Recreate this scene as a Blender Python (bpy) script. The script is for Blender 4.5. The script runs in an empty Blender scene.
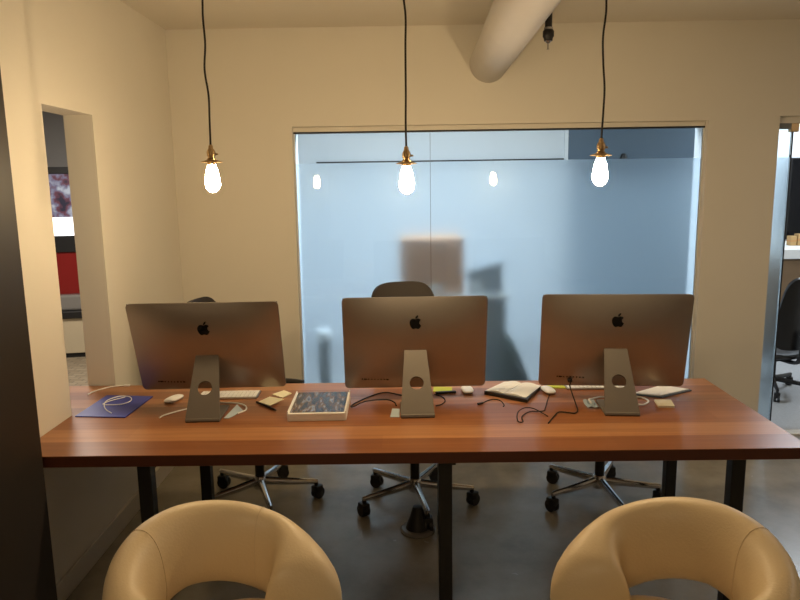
import bpy, bmesh, math, random
from mathutils import Vector, Matrix
random.seed(7)
SC = bpy.context.scene
COL = SC.collection
PI = math.pi
R = math.radians

# ------------------------------------------------------------------ camera
H = 1.74
f_px, pitch, yaw, roll = 682.6, 0.1673, 0.0087, 0.0149
fwd = Vector((-math.sin(yaw)*math.cos(pitch), math.cos(yaw)*math.cos(pitch), -math.sin(pitch)))
right = Vector((math.cos(yaw), math.sin(yaw), 0))
up = right.cross(fwd)
r2 = right*math.cos(roll) - up*math.sin(roll)
u2 = right*math.sin(roll) + up*math.cos(roll)
cam_d = bpy.data.cameras.new('camera')
cam_d.sensor_width = 36.0
cam_d.lens = f_px/800*36.0
cam_d.clip_start = 0.02
cam = bpy.data.objects.new('camera', cam_d)
COL.objects.link(cam)
m = Matrix((( r2.x, u2.x, -fwd.x, 0), (r2.y, u2.y, -fwd.y, 0), (r2.z, u2.z, -fwd.z, H), (0, 0, 0, 1)))
cam.matrix_world = m
SC.camera = cam

# ------------------------------------------------------------------ world, exposure
w = bpy.data.worlds.new('world')
SC.world = w
w.use_nodes = True
w.node_tree.nodes['Background'].inputs[0].default_value = (0.35, 0.38, 0.45, 1)
w.node_tree.nodes['Background'].inputs[1].default_value = 0.02
SC.view_settings.view_transform = 'Standard'
SC.view_settings.look = 'None'
SC.view_settings.gamma = 1.0
SC.view_settings.use_curve_mapping = False
SC.view_settings.exposure = 0.0
SC.cycles.use_denoising = True
SC.cycles.max_bounces = 14
SC.cycles.transmission_bounces = 12
SC.cycles.transparent_max_bounces = 16
SC.cycles.sample_clamp_indirect = 6.0
SC.cycles.caustics_reflective = True
SC.cycles.caustics_refractive = True

WARM = (1.0, 0.73, 0.40)
BULB = 300.0

def area(name, loc, size, power, color, rot=(0, 0, 0), sy=None):
    d = bpy.data.lights.new(name, 'AREA')
    d.energy = power
    d.color = color
    d.size = size
    if sy:
        d.shape = 'RECTANGLE'; d.size_y = sy
    o = bpy.data.objects.new(name, d)
    o.location = loc; o.rotation_euler = rot
    COL.objects.link(o)
    return o

area('lounge_fill_light', (-0.70, -0.7, 2.68), 0.8, 19, (1.0, 0.72, 0.42))  # unseen warm fill added behind the camera to light the stools
area('entry_fill_light', (-0.9, 1.0, 2.69), 0.5, 0.8, (1.0, 0.76, 0.46))  # weak unseen fill, added out of view on the left
area('side_room_ceiling_light', (-2.9, 5.2, 2.68), 0.8, 90, (1.0, 0.90, 0.76))
area('office_ceiling_light', (0.35, 5.15, 2.70), 1.2, 92, (0.80, 0.90, 1.0), sy=0.6)
area('office_far_ceiling_light', (4.2, 6.5, 2.70), 0.9, 48, (0.80, 0.90, 1.0), sy=0.6)
area('side_fill_light', (3.6, 2.2, 2.68), 1.0, 18, (1.0, 0.84, 0.66))  # unseen fill added to lift the right wall and floor

# ------------------------------------------------------------------ helpers
def new_mat(name):
    mt = bpy.data.materials.new(name)
    mt.use_nodes = True
    nt = mt.node_tree
    return mt, nt, nt.nodes['Principled BSDF']

def pbr(name, col, rough=0.5, metal=0.0, spec=None, noise=0.0, nscale=20.0, bump=0.0, bscale=200.0, coat=0.0):
    mt, nt, b = new_mat(name)
    b.inputs['Base Color'].default_value = (*col, 1)
    b.inputs['Roughness'].default_value = rough
    b.inputs['Metallic'].default_value = metal
    if spec is not None:
        b.inputs['Specular IOR Level'].default_value = spec
    if coat:
        b.inputs['Coat Weight'].default_value = coat
        b.inputs['Coat Roughness'].default_value = 0.1
    tc = nt.nodes.new('ShaderNodeTexCoord')
    if noise:
        n = nt.nodes.new('ShaderNodeTexNoise'); n.inputs['Scale'].default_value = nscale
        n.inputs['Detail'].default_value = 4
        nt.links.new(tc.outputs['Object'], n.inputs['Vector'])
        mx = nt.nodes.new('ShaderNodeMix'); mx.data_type = 'RGBA'
        mx.inputs['A'].default_value = (*[c*(1-noise) for c in col], 1)
        mx.inputs['B'].default_value = (*[min(1, c*(1+noise)) for c in col], 1)
        nt.links.new(n.outputs['Fac'], mx.inputs['Factor'])
        nt.links.new(mx.outputs['Result'], b.inputs['Base Color'])
    if bump:
        n = nt.nodes.new('ShaderNodeTexNoise'); n.inputs['Scale'].default_value = bscale
        nt.links.new(tc.outputs['Object'], n.inputs['Vector'])
        bp = nt.nodes.new('ShaderNodeBump'); bp.inputs['Strength'].default_value = bump
        bp.inputs['Distance'].default_value = 0.01
        nt.links.new(n.outputs['Fac'], bp.inputs['Height'])
        nt.links.new(bp.outputs['Normal'], b.inputs['Normal'])
    return mt

def emit(name, col, strength):
    mt, nt, b = new_mat(name)
    b.inputs['Base Color'].default_value = (*col, 1)
    b.inputs['Emission Color'].default_value = (*col, 1)
    b.inputs['Emission Strength'].default_value = strength
    return mt

def ramp(nt, stops, interp='LINEAR'):
    r = nt.nodes.new('ShaderNodeValToRGB')
    r.color_ramp.interpolation = interp
    e = r.color_ramp.elements
    while len(e) < len(stops):
        e.new(0.5)
    for k, (p, c) in enumerate(stops):
        e[k].position = p; e[k].color = (*c, 1)
    return r

def box(bm, lo, hi, bev=0.0, seg=2, M=None):
    lo, hi = Vector(lo), Vector(hi)
    c = (lo+hi)/2; s = hi-lo
    mat = Matrix.Translation(c) @ Matrix.Diagonal((s.x, s.y, s.z, 1))
    if M is not None:
        mat = M @ mat
    ret = bmesh.ops.create_cube(bm, size=1, matrix=mat)
    vs = ret['verts']
    if bev > 0:
        es = list({e for v in vs for e in v.link_edges})
        bmesh.ops.bevel(bm, geom=es, offset=bev, segments=seg, profile=0.5, affect='EDGES')

def lathe(bm, prof, n=24, M=None, cap=True):
    """prof: list of (r, z) revolved about z."""
    M = M or Matrix()
    rings = []
    for r, z in prof:
        if r < 1e-5:
            rings.append([bm.verts.new(M @ Vector((0, 0, z)))])
        else:
            rings.append([bm.verts.new(M @ Vector((r*math.cos(2*PI*k/n), r*math.sin(2*PI*k/n), z))) for k in range(n)])
    for a, b in zip(rings, rings[1:]):
        for k in range(n):
            k2 = (k+1) % n
            if len(a) == 1 and len(b) == 1:
                continue
            if len(a) == 1:
                bm.faces.new((a[0], b[k2], b[k]))
            elif len(b) == 1:
                bm.faces.new((a[k], a[k2], b[0]))
            else:
                bm.faces.new((a[k], a[k2], b[k2], b[k]))
    if cap:
        if len(rings[0]) > 1: bm.faces.new(list(reversed(rings[0])))
        if len(rings[-1]) > 1: bm.faces.new(rings[-1])

def smooth_path(pts, n=8, closed=False):
    P = [Vector(p) for p in pts]
    out = []
    N = len(P)
    rng = N if closed else N-1
    for i in range(rng):
        if closed:
            p0, p1, p2, p3 = P[(i-1) % N], P[i], P[(i+1) % N], P[(i+2) % N]
        else:
            p1, p2 = P[i], P[i+1]
            p0 = P[i-1] if i > 0 else p1*2-p2
            p3 = P[i+2] if i+2 < N else p2*2-p1
        for k in range(n):
            t = k/n
            out.append(0.5*((2*p1)+(p2-p0)*t+(2*p0-5*p1+4*p2-p3)*t*t+(3*p1-p0-3*p2+p3)*t**3))
    if not closed:
        out.append(P[-1])
    return out

def tube(bm, pts, r, seg=8, closed=False, sx=1.0):
    P = [Vector(p) for p in pts]
    N = len(P)
    T = []
    for i in range(N):
        if closed:
            t = P[(i+1) % N]-P[(i-1) % N]
        else:
            t = P[min(i+1, N-1)]-P[max(i-1, 0)]
        T.append(t.normalized())
    a = Vector((0, 0, 1))
    if abs(T[0].dot(a)) > 0.9: a = Vector((1, 0, 0))
    nrm = (a - T[0]*a.dot(T[0])).normalized()
    rings = []
    for i in range(N):
        nrm = (nrm - T[i]*nrm.dot(T[i])).normalized()
        bn = T[i].cross(nrm)
        rr = r[i] if isinstance(r, (list, tuple)) else r
        rings.append([bm.verts.new(P[i]+nrm*(rr*math.cos(2*PI*k/seg))+bn*(rr*sx*math.sin(2*PI*k/seg))) for k in range(seg)])
    L = N if closed else N-1
    for i in range(L):
        A, B = rings[i], rings[(i+1) % N]
        for k in range(seg):
            k2 = (k+1) % seg
            bm.faces.new((A[k], A[k2], B[k2], B[k]))
    if not closed:
        bm.faces.new(list(reversed(rings[0]))); bm.faces.new(rings[-1])

def sheet(bm, quad, th, z0, sag=0.0):
    """thin slab whose outline is a list of (x, y)."""
    a = [bm.verts.new((x, y, z0)) for x, y in quad]
    b = [bm.verts.new((x, y, z0+th)) for x, y in quad]
    n = len(quad)
    bm.faces.new(list(reversed(a))); bm.faces.new(b)
    for k in range(n):
        bm.faces.new((a[k], a[(k+1) % n], b[(k+1) % n], b[k]))

def build(name, bm, mat, parent=None, smooth=False, angle=35):
    bmesh.ops.recalc_face_normals(bm, faces=bm.faces)
    me = bpy.data.meshes.new(name)
    bm.to_mesh(me); bm.free()
    mats = mat if isinstance(mat, (list, tuple)) else [mat]
    for x in mats: me.materials.append(x)
    if smooth:
        for p in me.polygons: p.use_smooth = True
        try:
            me.set_sharp_from_angle(angle=R(angle))
        except Exception:
            pass
    o = bpy.data.objects.new(name, me)
    COL.objects.link(o)
    if parent: o.parent = parent
    return o

def BM(): return bmesh.new()

def tag(o, label, cat, group=None):
    o['label'] = label; o['category'] = cat
    if group: o['group'] = group
    return o

def thing(name, label, cat, loc=(0, 0, 0), rz=0.0, group=None):
    o = bpy.data.objects.new(name, None)
    o.empty_display_size = 0.1
    COL.objects.link(o)
    o.location = loc; o.rotation_euler = (0, 0, rz)
    return tag(o, label, cat, group)

def struct(name, bm, mat, parent=None, smooth=False):
    o = build(name, bm, mat, parent, smooth)
    if parent is None: o['kind'] = 'structure'
    return o

def copy_tree(o, parent=None):
    c = o.copy(); COL.objects.link(c)
    if parent: c.parent = parent
    for ch in list(o.children): copy_tree(ch, c)
    return c

# ------------------------------------------------------------------ materials
M = {}
M['wall'] = pbr('warm_white_paint', (0.76, 0.72, 0.64), 0.85, noise=0.03, nscale=3, bump=0.03, bscale=300)
M['ceil'] = pbr('ceiling_paint', (0.70, 0.65, 0.56), 0.9, noise=0.03, nscale=2)
M['office_wall'] = pbr('office_wall_paint', (0.72, 0.76, 0.80), 0.85, noise=0.02, nscale=2)
M['side_wall'] = pbr('grey_wall_paint', (0.42, 0.41, 0.40), 0.85, noise=0.04, nscale=2)
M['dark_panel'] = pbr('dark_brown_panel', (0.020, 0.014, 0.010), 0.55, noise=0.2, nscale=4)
M['base'] = pbr('baseboard_paint', (0.6, 0.56, 0.5), 0.5)
M['black'] = pbr('black_powder_coat', (0.008, 0.008, 0.009), 0.45)
M['blackp'] = pbr('black_plastic', (0.012, 0.012, 0.013), 0.38)
M['cord'] = pbr('black_cord', (0.012, 0.010, 0.009), 0.7)
M['chrome'] = pbr('chrome', (0.62, 0.62, 0.64), 0.16, 1.0)
M['alum'] = pbr('matte_aluminium', (0.185, 0.165, 0.145), 0.6, 0.5)
M['alu'] = pbr('brushed_aluminium', (0.42, 0.385, 0.355), 0.46, 0.95, noise=0.02, nscale=40)
M['logo'] = pbr('black_gloss_logo', (0.004, 0.004, 0.005), 0.15)
M['screen'] = pbr('dark_screen_glass', (0.004, 0.004, 0.005), 0.12, spec=0.25)
M['white'] = pbr('white_plastic', (0.93, 0.93, 0.92), 0.3)
M['whitef'] = pbr('white_frame_paint', (0.80, 0.83, 0.85), 0.45)
M['paper'] = pbr('white_paper', (0.93, 0.93, 0.92), 0.8)
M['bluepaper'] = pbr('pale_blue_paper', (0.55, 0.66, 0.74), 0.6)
M['yellow'] = pbr('pale_yellow_note', (0.93, 0.88, 0.62), 0.8)
M['lime'] = pbr('lime_note', (0.55, 0.62, 0.06), 0.7)
M['beige'] = pbr('beige_note', (0.82, 0.76, 0.58), 0.8)
M['bluefolder'] = pbr('blue_folder_card', (0.035, 0.05, 0.38), 0.5)
M['leather'] = pbr('cream_leather', (0.78, 0.62, 0.39), 0.42, noise=0.03, nscale=6, bump=0.08, bscale=160)
M['seam'] = pbr('tan_stitching', (0.70, 0.55, 0.34), 0.6)
M['brownsh'] = pbr('dark_brown_upholstery', (0.020, 0.013, 0.010), 0.6, noise=0.1, nscale=10)
M['brass'] = pbr('aged_brass', (0.55, 0.38, 0.20), 0.32, 1.0)
M['duct'] = pbr('white_duct_paint', (0.52, 0.49, 0.45), 0.55, noise=0.02, nscale=5)
M['card'] = pbr('cardboard', (0.48, 0.20, 0.065), 0.85, noise=0.06, nscale=12)
M['greybox'] = pbr('grey_card', (0.20, 0.22, 0.24), 0.8)
M['cabinet'] = pbr('grey_laminate', (0.16, 0.17, 0.165), 0.5)
M['dkgreen'] = pbr('dark_olive_canvas', (0.035, 0.045, 0.03), 0.85)
M['countwhite'] = pbr('white_counter', (0.80, 0.80, 0.78), 0.35)
M['brownwood'] = pbr('brown_cabinet_wood', (0.20, 0.12, 0.06), 0.5, noise=0.15, nscale=6)
M['tanbox'] = pbr('tan_box_card', (0.42, 0.26, 0.10), 0.7)
M['bluedark'] = pbr('dark_blue_board', (0.11, 0.155, 0.21), 0.35)
M['shade_blue'] = pbr('mid_blue_shade', (0.27, 0.345, 0.42), 0.5)  # mid tone painting the dimmer right side of the glass
M['carpet'] = pbr('grey_carpet', (0.36, 0.365, 0.37), 0.95, noise=0.2, nscale=60, bump=0.3, bscale=300)
M['red'] = pbr('red_gloss_panel', (0.20, 0.009, 0.008), 0.35)
M['cream_cab'] = pbr('beige_cabinet', (0.50, 0.42, 0.29), 0.5)
M['greyg'] = pbr('grey_gloss_top', (0.20, 0.19, 0.18), 0.2)
M['bulb'] = emit('glowing_bulb', WARM, BULB)
M['bulb_dim'] = emit('glowing_bulb_dim', WARM, BULB*0.70)
M['bulb_strong'] = emit('glowing_bulb_strong', WARM, BULB*1.06)
M['litpanel'] = emit('lit_white_panel', (0.95, 0.97, 1.0), 1.5)
M['strip'] = pbr('white_threshold', (0.85, 0.85, 0.82), 0.4)

# wooden tabletop: planks run along x
def wood_mat():
    mt, nt, b = new_mat('red_brown_plank_laminate')
    L = nt.links
    tc = nt.nodes.new('ShaderNodeTexCoord')
    sp = nt.nodes.new('ShaderNodeSeparateXYZ'); L.new(tc.outputs['Object'], sp.inputs[0])
    def math_(op, a, bv=None):
        n = nt.nodes.new('ShaderNodeMath'); n.operation = op
        if hasattr(a, 'links'): L.new(a, n.inputs[0])
        else: n.inputs[0].default_value = a
        if bv is not None:
            if hasattr(bv, 'links'): L.new(bv, n.inputs[1])
            else: n.inputs[1].default_value = bv
        return n.outputs[0]
    row = math_('FLOOR', math_('DIVIDE', sp.outputs['Y'], 0.144))
    wn = nt.nodes.new('ShaderNodeTexWhiteNoise'); wn.noise_dimensions = '1D'; L.new(row, wn.inputs['W'])
    xs = math_('ADD', sp.outputs['X'], math_('MULTIPLY', wn.outputs['Value'], 3.0))
    colx = math_('FLOOR', math_('DIVIDE', xs, 0.9))
    wn2 = nt.nodes.new('ShaderNodeTexWhiteNoise'); wn2.noise_dimensions = '2D'
    cb = nt.nodes.new('ShaderNodeCombineXYZ'); L.new(row, cb.inputs[0]); L.new(colx, cb.inputs[1])
    L.new(cb.outputs[0], wn2.inputs['Vector'])
    mp = nt.nodes.new('ShaderNodeMapping'); mp.inputs['Scale'].default_value = (1.6, 40, 8)
    L.new(tc.outputs['Object'], mp.inputs['Vector'])
    ns = nt.nodes.new('ShaderNodeTexNoise'); ns.inputs['Scale'].default_value = 1.0; ns.inputs['Detail'].default_value = 5
    L.new(mp.outputs[0], ns.inputs['Vector'])
    pos = math_('DIVIDE', math_('ADD', sp.outputs['Y'], 0.472), 0.928)
    bands = [0.30, 0.72, 0.42, 0.22, 0.55, 0.28, 0.62]
    edges_ = [0.0, 0.155, 0.31, 0.46, 0.61, 0.74, 0.87]
    rb = ramp(nt, [(e, (v, v, v)) for e, v in zip(edges_, bands)], 'CONSTANT')
    L.new(pos, rb.inputs[0])
    tone = math_('ADD', math_('ADD', math_('MULTIPLY', rb.outputs[0], 0.62), math_('MULTIPLY', wn2.outputs['Value'], 0.10)), math_('MULTIPLY', ns.outputs['Fac'], 0.42))
    rp = ramp(nt, [(0.15, (0.17, 0.060, 0.024)), (0.5, (0.30, 0.112, 0.042)), (0.85, (0.56, 0.27, 0.115))])
    L.new(tone, rp.inputs[0])
    L.new(rp.outputs[0], b.inputs['Base Color'])
    b.inputs['Roughness'].default_value = 0.30
    b.inputs['Specular IOR Level'].default_value = 0.5
    return mt
M['wood'] = wood_mat()
M['woodedge'] = pbr('dark_red_edge_band', (0.10, 0.028, 0.013), 0.4)

def concrete_mat():
    mt, nt, b = new_mat('polished_concrete')
    L = nt.links
    tc = nt.nodes.new('ShaderNodeTexCoord')
    n1 = nt.nodes.new('ShaderNodeTexNoise'); n1.inputs['Scale'].default_value = 1.6; n1.inputs['Detail'].default_value = 8
    n1.inputs['Roughness'].default_value = 0.65
    L.new(tc.outputs['Object'], n1.inputs['Vector'])
    rp = ramp(nt, [(0.28, (0.19, 0.17, 0.135)), (0.5, (0.30, 0.27, 0.215)), (0.75, (0.40, 0.365, 0.30))])
    L.new(n1.outputs['Fac'], rp.inputs[0]); L.new(rp.outputs[0], b.inputs['Base Color'])
    n2 = nt.nodes.new('ShaderNodeTexNoise'); n2.inputs['Scale'].default_value = 5; n2.inputs['Detail'].default_value = 5
    L.new(tc.outputs['Object'], n2.inputs['Vector'])
    r2_ = ramp(nt, [(0.3, (0.20,)*3), (0.75, (0.28,)*3)])
    L.new(n2.outputs['Fac'], r2_.inputs[0]); L.new(r2_.outputs[0], b.inputs['Roughness'])
    return mt
M['concrete'] = concrete_mat()

def tile_mat():
    mt, nt, b = new_mat('beige_floor_tile')
    tc = nt.nodes.new('ShaderNodeTexCoord')
    br = nt.nodes.new('ShaderNodeTexBrick')
    br.inputs['Color1'].default_value = (0.34, 0.28, 0.20, 1); br.inputs['Color2'].default_value = (0.24, 0.19, 0.13, 1)
    br.inputs['Mortar'].default_value = (0.12, 0.10, 0.08, 1)
    br.inputs['Scale'].default_value = 4.0
    nt.links.new(tc.outputs['Object'], br.inputs['Vector']); nt.links.new(br.outputs['Color'], b.inputs['Base Color'])
    b.inputs['Roughness'].default_value = 0.4
    return mt
M['tile'] = tile_mat()

def clear_glass(name, tint=(0.93, 0.97, 0.98), refl=0.09):
    mt = bpy.data.materials.new(name); mt.use_nodes = True
    nt = mt.node_tree
    for n in list(nt.nodes): nt.nodes.remove(n)
    o = nt.nodes.new('ShaderNodeOutputMaterial')
    t = nt.nodes.new('ShaderNodeBsdfTransparent'); t.inputs[0].default_value = (*tint, 1)
    g = nt.nodes.new('ShaderNodeBsdfGlossy'); g.inputs['Roughness'].default_value = 0.0
    fr = nt.nodes.new('ShaderNodeFresnel'); fr.inputs['IOR'].default_value = 1.38
    mx = nt.nodes.new('ShaderNodeMixShader')
    nt.links.new(fr.outputs[0], mx.inputs[0]); nt.links.new(t.outputs[0], mx.inputs[1]); nt.links.new(g.outputs[0], mx.inputs[2])
    nt.links.new(mx.outputs[0], o.inputs[0])
    return mt
M['glass'] = clear_glass('clear_glass')

def frost_mat():
    mt = bpy.data.materials.new('frosted_film'); mt.use_nodes = True
    nt = mt.node_tree
    for n in list(nt.nodes): nt.nodes.remove(n)
    o = nt.nodes.new('ShaderNodeOutputMaterial')
    g = nt.nodes.new('ShaderNodeBsdfGlass'); g.inputs['Roughness'].default_value = 0.29; g.inputs['IOR'].default_value = 1.4
    g.inputs[0].default_value = (0.93, 0.97, 1.0, 1)
    t = nt.nodes.new('ShaderNodeBsdfTranslucent'); t.inputs[0].default_value = (0.80, 0.88, 0.95, 1)
    mx = nt.nodes.new('ShaderNodeMixShader'); mx.inputs[0].default_value = 0.03
    nt.links.new(g.outputs[0], mx.inputs[1]); nt.links.new(t.outputs[0], mx.inputs[2]); nt.links.new(mx.outputs[0], o.inputs[0])
    return mt
M['frost'] = frost_mat()

def picture_mat():
    mt, nt, b = new_mat('book_cover_picture')
    tc = nt.nodes.new('ShaderNodeTexCoord')
    mp = nt.nodes.new('ShaderNodeMapping'); mp.inputs['Scale'].default_value = (42, 9, 1)
    n = nt.nodes.new('ShaderNodeTexNoise'); n.inputs['Scale'].default_value = 1; n.inputs['Detail'].default_value = 4
    nt.links.new(tc.outputs['Object'], mp.inputs[0]); nt.links.new(mp.outputs[0], n.inputs['Vector'])
    rp = ramp(nt, [(0.30, (0.012, 0.018, 0.04)), (0.45, (0.05, 0.06, 0.10)), (0.54, (0.15, 0.09, 0.05)), (0.61, (0.26, 0.26, 0.28)), (0.70, (0.03, 0.05, 0.10))])
    nt.links.new(n.outputs['Fac'], rp.inputs[0]); nt.links.new(rp.outputs[0], b.inputs['Base Color'])
    b.inputs['Roughness'].default_value = 0.25
    return mt
M['cover'] = picture_mat()

def backlit_picture():
    mt, nt, b = new_mat('machine_picture')
    tc = nt.nodes.new('ShaderNodeTexCoord')
    n = nt.nodes.new('ShaderNodeTexNoise'); n.inputs['Scale'].default_value = 9; n.inputs['Detail'].default_value = 3
    nt.links.new(tc.outputs['Object'], n.inputs['Vector'])
    rp = ramp(nt, [(0.34, (0.012, 0.012, 0.03)), (0.46, (0.09, 0.03, 0.05)), (0.54, (0.12, 0.12, 0.20)), (0.66, (0.30, 0.34, 0.42))])
    nt.links.new(n.outputs['Fac'], rp.inputs[0]); nt.links.new(rp.outputs[0], b.inputs['Base Color'])
    nt.links.new(rp.outputs[0], b.inputs['Emission Color'])
    b.inputs['Emission Strength'].default_value = 0.5
    return mt
M['mpic'] = backlit_picture()

# ------------------------------------------------------------------ the setting
XL, YW, ZC = -1.492, 4.51, 2.7235
YB = 4.69              # rear face of the rear wall
XO = -1.632            # outer face of the left wall
XR = 5.6
ZH = 2.112             # head of the openings

bm = BM(); box(bm, (XO, -3.2, -0.1), (XR, 4.60, 0.0)); struct('floor', bm, M['concrete'])
bm = BM(); box(bm, (XO, 4.60, -0.1), (XR, 7.5, 0.0)); struct('floor_office', bm, M['carpet'])
bm = BM(); box(bm, (-5.2, 1.2, -0.1), (XO, 8.4, 0.0)); struct('floor_side_room', bm, M['tile'])
bm = BM(); box(bm, (XO, -3.2, ZC), (XR, 7.5, ZC+0.1)); struct('ceiling', bm, M['ceil'])
bm = BM(); box(bm, (-5.2, 1.2, ZC), (XO, 8.4, ZC+0.1)); struct('ceiling_side_room', bm, M['side_wall'])

# left wall with the pass-through opening
OY0, OY1, OZ0, OZ1 = 2.90, 3.366, 0.702, 2.092
bm = BM()
box(bm, (XO, -3.2, 0), (XL, OY0, ZC)); box(bm, (XO, OY1, 0), (XL, YW, ZC))
box(bm, (XO, OY0, 0), (XL, OY1, OZ0)); box(bm, (XO, OY0, OZ1), (XL, OY1, ZC))
struct('wall_left', bm, M['wall'])
# rear wall: window opening and doorway
WX0, WX1 = -0.718, 1.951
DX0, DX1 = 2.407, 3.60
bm = BM()
box(bm, (XO, YW, 0), (WX0, YB, ZC)); box(bm, (WX1, YW, 0), (DX0, YB, ZC)); box(bm, (DX1, YW, 0), (XR, YB, ZC))
box(bm, (WX0, YW, ZH+0.005), (WX1, YB, ZC)); box(bm, (DX0, YW, ZH+0.025), (DX1, YB, ZC))
box(bm, (WX0, YW, 0), (WX1, YB, 0.05))
struct('wall_back', bm, M['wall'])
bm = BM(); box(bm, (XR, -3.2, 0), (XR+0.1, 7.5, ZC)); struct('wall_right', bm, M['wall'])
bm = BM(); box(bm, (XO, -3.3, 0), (XR, -3.2, ZC)); struct('wall_front', bm, M['wall'])
bm = BM(); box(bm, (XO, 7.4, 0), (XR, 7.5, ZC)); struct('wall_office_back', bm, M['office_wall'])
bm = BM(); box(bm, (-1.45, YB, 0), (-1.35, 7.4, ZC)); struct('wall_office_left', bm, M['office_wall'])
bm = BM()
box(bm, (-5.2, 8.3, 0), (XO, 8.4, ZC)); box(bm, (-5.2, 1.2, 0), (-5.1, 8.3, ZC)); box(bm, (-5.1, 1.2, 0), (XO, 1.3, ZC))
box(bm, (XO-0.02, YB, 0), (XO, 8.3, ZC))
struct('wall_side_room', bm, M['side_wall'])
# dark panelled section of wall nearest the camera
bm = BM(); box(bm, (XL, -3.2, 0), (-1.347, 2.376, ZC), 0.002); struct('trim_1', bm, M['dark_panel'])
# baseboards
bm = BM(); box(bm, (XL, 2.376, 0), (XL+0.014, YW, 0.10), 0.003); struct('baseboard_left', bm, M['base'])
bm = BM(); box(bm, (XL+0.014, YW-0.014, 0), (WX0, YW, 0.10), 0.003); box(bm, (WX1, YW-0.014, 0), (DX0-0.003, YW, 0.10), 0.003)
struct('baseboard_back', bm, M['base'])
# threshold
bm = BM(); box(bm, (DX0+0.002, 4.50, 0), (DX1-0.002, 4.585, 0.008), 0.002); struct('trim_2', bm, M['strip'])

# window: header, gasket, white reveals, two panes, frosted film on the lower part
GY = 4.572
win = bpy.data.objects.new('window_1', None); COL.objects.link(win); win['kind'] = 'structure'
bm = BM(); box(bm, (WX0+0.001, GY-0.026, ZH-0.026), (WX1-0.001, GY+0.03, ZH+0.004), 0.002); build('window_header', bm, M['wall'], win)
bm = BM(); box(bm, (WX0+0.002, GY-0.024, ZH-0.037), (WX1-0.002, GY+0.02, ZH-0.026)); build('window_gasket', bm, M['black'], win)
for a, b_ in ((WX0, WX0+0.006), (WX1-0.006, WX1)):
    bm = BM(); box(bm, (a, GY+0.012, 0.05), (b_, YB, ZH-0.002)); build('window_reveal', bm, M['office_wall'], win)
    bm = BM(); box(bm, (a, GY-0.007, 0.05), (b_, GY+0.012, ZH-0.037)); build('window_channel', bm, M['whitef'], win)
SEAM = 0.172
bm = BM(); box(bm, (SEAM-0.0012, GY-0.006, 0.05), (SEAM+0.0012, GY+0.006, ZH-0.037)); build('pane_joint', bm, M['greybox'], win)
for a, b_ in ((WX0+0.006, SEAM-0.0014), (SEAM+0.0014, WX1-0.006)):
    bm = BM(); box(bm, (a, GY-0.006, 0.05), (b_, GY+0.006, ZH-0.037))
    pn = build('window_pane', bm, M['glass'], win)
    bm = BM(); box(bm, (a if a < 0 else SEAM-0.0002, GY+0.008, 0.05), (b_ if b_ > 1 else SEAM-0.0004, GY+0.011, 1.886))
    build('frosted_film', bm, M['frost'], pn)

# doorway: fixed strip of glass with a dark edge seal and a copper pivot at the top
dr = bpy.data.objects.new('door_1', None); COL.objects.link(dr); dr['kind'] = 'structure'
bm = BM(); box(bm, (DX0, GY-0.006, 0.01), (2.522, GY+0.006, 2.085)); dp = build('door_glass', bm, M['glass'], dr)
bm = BM(); box(bm, (DX0, GY+0.008, 0.01), (2.522, GY+0.011, 1.880)); build('frosted_film', bm, M['frost'], dp)
bm = BM(); box(bm, (2.522, GY-0.010, 0.01), (2.531, GY+0.012, 2.06), 0.002); build('door_edge_seal', bm, M['black'], dr)
bm = BM(); box(bm, (2.507, GY-0.018, 2.04), (2.560, GY+0.018, 2.095), 0.003); build('door_pivot', bm, M['brass'], dr)
bm = BM(); box(bm, (DX0, GY-0.02, 2.095), (DX1, GY+0.02, ZH+0.025)); build('door_header', bm, M['wall'], dr)
bm = BM(); box(bm, (DX0, GY-0.020, 2.06), (2.507, GY+0.020, 2.095)); build('door_clamp', bm, M['greybox'], dr)

# ------------------------------------------------------------------ table
T = 0.75
TY0, TY1, TX0, TX1 = 2.428, 3.356, XL, 1.5085
tb = thing('table', 'long red-brown wooden plank table on black steel legs', 'table', (0, 2.9, 0))
def loc(bm_, v): bmesh.ops.translate(bm_, verts=bm_.verts, vec=v)
bm = BM()
outline = [(TX0+0.001, TY0), (TX1, TY0), (TX1, TY1), (-1.86, TY1), (-1.86, OY0+0.004), (TX0+0.001, OY0+0.004)]
sheet(bm, outline, 0.045, T-0.045)
bmesh.ops.bevel(bm, geom=[e for e in bm.edges if abs(e.verts[0].co.z-e.verts[1].co.z) < 1e-6], offset=0.0015, segments=1, affect='EDGES')
bm.normal_update()
for fc in bm.faces:
    if abs(fc.normal.z) < 0.3: fc.material_index = 1
loc(bm, (0, -2.9, 0))
build('tabletop', bm, [M['wood'], M['woodedge']], tb)
LEGS = [(-1.018, 2.50), (0.143, 2.50), (1.266, 2.50), (-1.009, 3.22), (0.172, 3.22), (1.302, 3.22)]
for x, y in LEGS:
    bm = BM(); box(bm, (x-0.026, y-2.9-0.026, 0.0), (x+0.026, y-2.9+0.026, T-0.045), 0.003)
    build('leg', bm, M['black'], tb)
for a, b_ in ((0, 3), (1, 4), (2, 5)):
    xa, xb = LEGS[a][0], LEGS[b_][0]
    bm = BM()
    box(bm, (min(xa, xb)-0.015, 2.526-2.9, T-0.095), (max(xa, xb)+0.015, 3.194-2.9, T-0.047), 0.002)
    build('rail', bm, M['black'], tb)

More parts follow.
